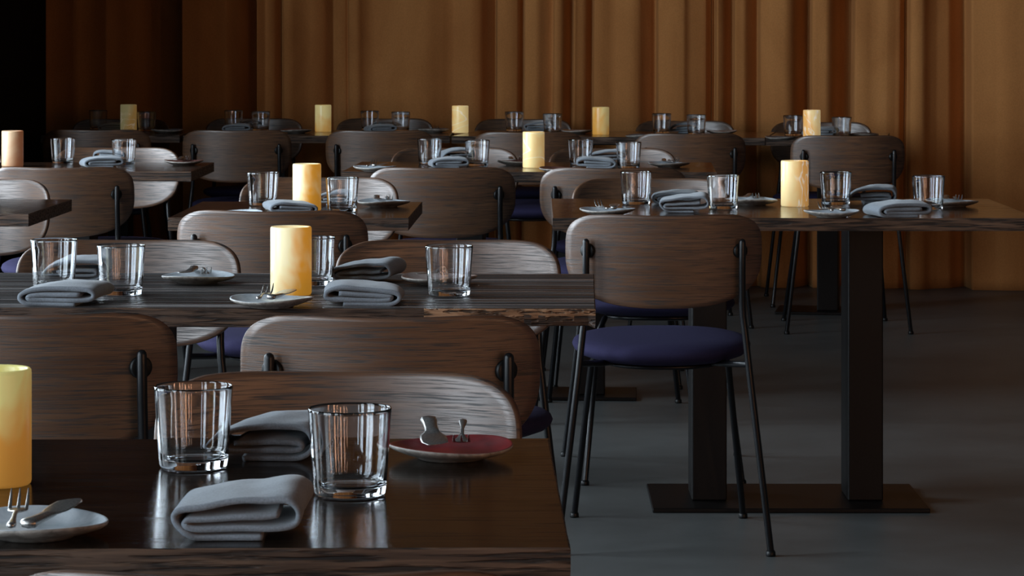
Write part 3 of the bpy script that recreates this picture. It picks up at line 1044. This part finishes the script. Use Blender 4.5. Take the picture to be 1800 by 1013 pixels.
FOLD = [(0.024, 0.0031), (0.0, 0.0031), (-0.030, 0.0031), (-0.045, 0.0045), (-0.057, 0.0130), (-0.0630, 0.0215), (-0.0610, 0.0280), (-0.050, 0.0325), (-0.025, 0.0370),
        (0.010, 0.0405), (0.040, 0.0425), (0.053, 0.0400), (0.0595, 0.0320), (0.0600, 0.0230), (0.0560, 0.0160), (0.042, 0.0128), (0.010, 0.0122), (-0.030, 0.0120), (-0.046, 0.0130),
        (-0.0530, 0.0170), (-0.049, 0.0212), (-0.038, 0.0222), (-0.010, 0.0228), (0.020, 0.0240), (0.040, 0.0265)]
FOLDB = [(-0.022, 0.0031), (0.01, 0.0031), (0.040, 0.0034), (0.054, 0.0080), (0.0620, 0.0165), (0.0630, 0.0270), (0.0570, 0.0370), (0.044, 0.0405), (0.010, 0.0410), (-0.022, 0.0385),
         (-0.044, 0.0305), (-0.058, 0.0200), (-0.0625, 0.0140), (-0.056, 0.0115), (-0.035, 0.0120), (0.0, 0.0124), (0.034, 0.0126), (0.047, 0.0145), (0.0495, 0.0185), (0.043, 0.0218), (0.015, 0.0225), (-0.030, 0.0215)]
FOLD2 = [(0.030, 0.0028), (0.0, 0.0028), (-0.040, 0.0030), (-0.056, 0.0058), (-0.0635, 0.0130), (-0.0605, 0.0210), (-0.045, 0.0262), (-0.010, 0.0300), (0.025, 0.0315), (0.050, 0.0295),
         (0.0610, 0.0240), (0.0620, 0.0165), (0.055, 0.0118), (0.035, 0.0108), (0.0, 0.0105), (-0.036, 0.0105), (-0.049, 0.0130), (-0.047, 0.0170), (-0.030, 0.0188), (0.0, 0.0200), (0.040, 0.0212)]


def make_napkin(fold, flip, seed, depth=0.125, th=0.0054):
    pts = catmull(fold, 5)
    n = len(pts)
    Lf, Rt = [], []
    for i, p in enumerate(pts):
        a = pts[max(i - 1, 0)]; b_ = pts[min(i + 1, n - 1)]
        tx, tz = b_[0] - a[0], b_[1] - a[1]
        l = math.hypot(tx, tz) or 1
        nx, nz = -tz / l * th / 2, tx / l * th / 2
        Lf.append((p[0] + nx, p[1] + nz)); Rt.append((p[0] - nx, p[1] - nz))
    bm = bmesh.new()
    K = 18
    rows = []
    for k in range(K + 1):
        t = k / K
        yy = (t - 0.5) * depth
        row = []
        for (X, Z) in Lf + Rt[::-1]:
            hN = Z / 0.046
            nz = mn.noise(Vector((X * 26 + seed, yy * 22, Z * 10)))
            n2 = mn.noise(Vector((X * 60 + seed, yy * 45, 3)))
            edge = math.exp(-((1 - t) / 0.10) ** 2) + 0.5 * math.exp(-(t / 0.06) ** 2)
            z2 = Z * (1 - 0.05 * edge) + hN * (0.0035 * nz + 0.0008 * n2) + hN * 0.004 * math.sin(PI * t)
            x2 = X + 0.018 * (t - 0.2) * hN + 0.003 * mn.noise(Vector((yy * 18, seed, Z * 20)))
            y2 = yy + 0.004 * mn.noise(Vector((X * 20, Z * 60, seed))) - 0.003 * hN * (t < 0.5)
            row.append(bm.verts.new(((-x2 if flip else x2), y2, max(z2, 0.0002))))
        rows.append(row)
    m = 2 * n
    for A, B_ in zip(rows, rows[1:]):
        for j in range(m): bm.faces.new((A[j], A[(j + 1) % m], B_[(j + 1) % m], B_[j]))
    for row in (rows[0], rows[-1]):
        for j in range(n - 1): bm.faces.new((row[j], row[j + 1], row[m - 2 - j], row[m - 1 - j]))
    return from_bm('folded_napkin', bm, M['napkin'])


# px, bottom front row, variant, turn, scale, label
naps = [
    (413, 952, 0, 3, 0.93, 'grey napkin at front of nearest table, left of right tumbler'),
    (455, 814, 1, -4, 0.93, 'grey napkin between the two tumblers at rear of nearest table'),
    (105, 539, 2, -3, 1.0, 'front grey napkin of left pair on second table'),
    (120, 497, 1, 8, 0.92, 'rear grey napkin of left pair on second table, behind tumbler'),
    (638, 539, 3, -4, 1.0, 'front grey napkin of right pair on second table'),
    (634, 500, 0, -8, 0.88, 'rear grey napkin of right pair on second table'),
    (508, 378, 3, 10, 0.9, 'grey napkin at foot of the two-seat table candle holder'),
    (585, 362, 1, 0, 0.8, 'grey napkin behind right tumbler on small two-seat table'),
    (1181, 360, 2, 0, 0.95, 'rear grey napkin of left pair on the large right-hand table'),
    (1204, 375, 0, 0, 0.98, 'front grey napkin of left pair on the large right-hand table'),
    (1536, 359, 1, -3, 1.0, 'rear grey napkin of right pair on the large right-hand table'),
    (1583, 383, 2, 12, 1.05, 'front grey napkin of right pair on the large right-hand table'),
    (190, 281, 3, 0, 0.85, 'rear grey napkin on the fourth-row left table'),
    (176, 295, 2, 18, 1.0, 'front grey napkin on the fourth-row left table'),
    (797, 284, 1, 20, 0.95, 'rear grey napkin of left pair on fourth-row middle table'),
    (796, 295.5, 2, 10, 0.95, 'front grey napkin of left pair on fourth-row middle table'),
    (1070, 286, 0, 0, 0.95, 'rear grey napkin of right pair on fourth-row middle table'),
    (1070, 297, 3, -6, 1.0, 'front grey napkin of right pair on fourth-row middle table'),
    (203, 231, 2, 10, 0.95, 'grey napkin left of candle holder on back-row table furthest left'),
    (437, 226.5, 1, 25, 0.8, 'rear grey napkin of left pair on back-row left-centre table'),
    (425, 232, 2, 5, 0.95, 'front grey napkin of left pair on back-row left-centre table'),
    (680, 227, 3, -20, 0.85, 'rear grey napkin of right pair on back-row left-centre table'),
    (668, 233, 2, 18, 0.95, 'front grey napkin of right pair on back-row left-centre table'),
    (938, 232, 0, 0, 1.0, 'dark grey napkin between left tumblers on the long back-row table'),
    (1195, 234.5, 1, -5, 1.0, 'grey napkin between right tumblers on the long back-row table'),
    (1440, 241, 2, -8, 1.1, 'grey napkin before candle holder on back-row table furthest right'),
]
nv = [make_napkin(FOLD, False, 1), make_napkin(FOLDB, False, 5, 0.12), make_napkin(FOLD2, False, 9, 0.13, 0.0072), make_napkin(FOLD2, True, 14, 0.125, 0.0072)]
used = [False] * 4
for i, (px, py, v, dr, s, lab) in enumerate(naps):
    if used[v]: o = nv[v].copy(); col.objects.link(o)
    else: o = nv[v]; used[v] = True
    x, y = at(px, py, T)
    cx, cy = x, y + 0.0625 * s
    for step in range(60):                       # let no napkin run into a tumbler or candle holder
        ca, sa = math.cos(R(dr)), math.sin(R(dr))
        mv = None
        for (gx, gy, gr) in round_things:
            dx_, dy_ = gx - cx, gy - cy
            lx, ly = dx_ * ca + dy_ * sa, -dx_ * sa + dy_ * ca
            qx = max(-0.072 * s, min(0.072 * s, lx)); qy = max(-0.068 * s, min(0.068 * s, ly))
            if math.hypot(lx - qx, ly - qy) < gr:
                mv = (-dx_, -dy_)
        if mv is None: break
        l = math.hypot(*mv)
        cx += mv[0] / l * 0.003; cy += mv[1] / l * 0.003
    o.location = (cx, cy, T + 0.0003)
    o.rotation_euler = (0, 0, R(dr))
    o.scale = (s, s, s)
    tag(o, lab, 'napkin', 'folded grey napkins')
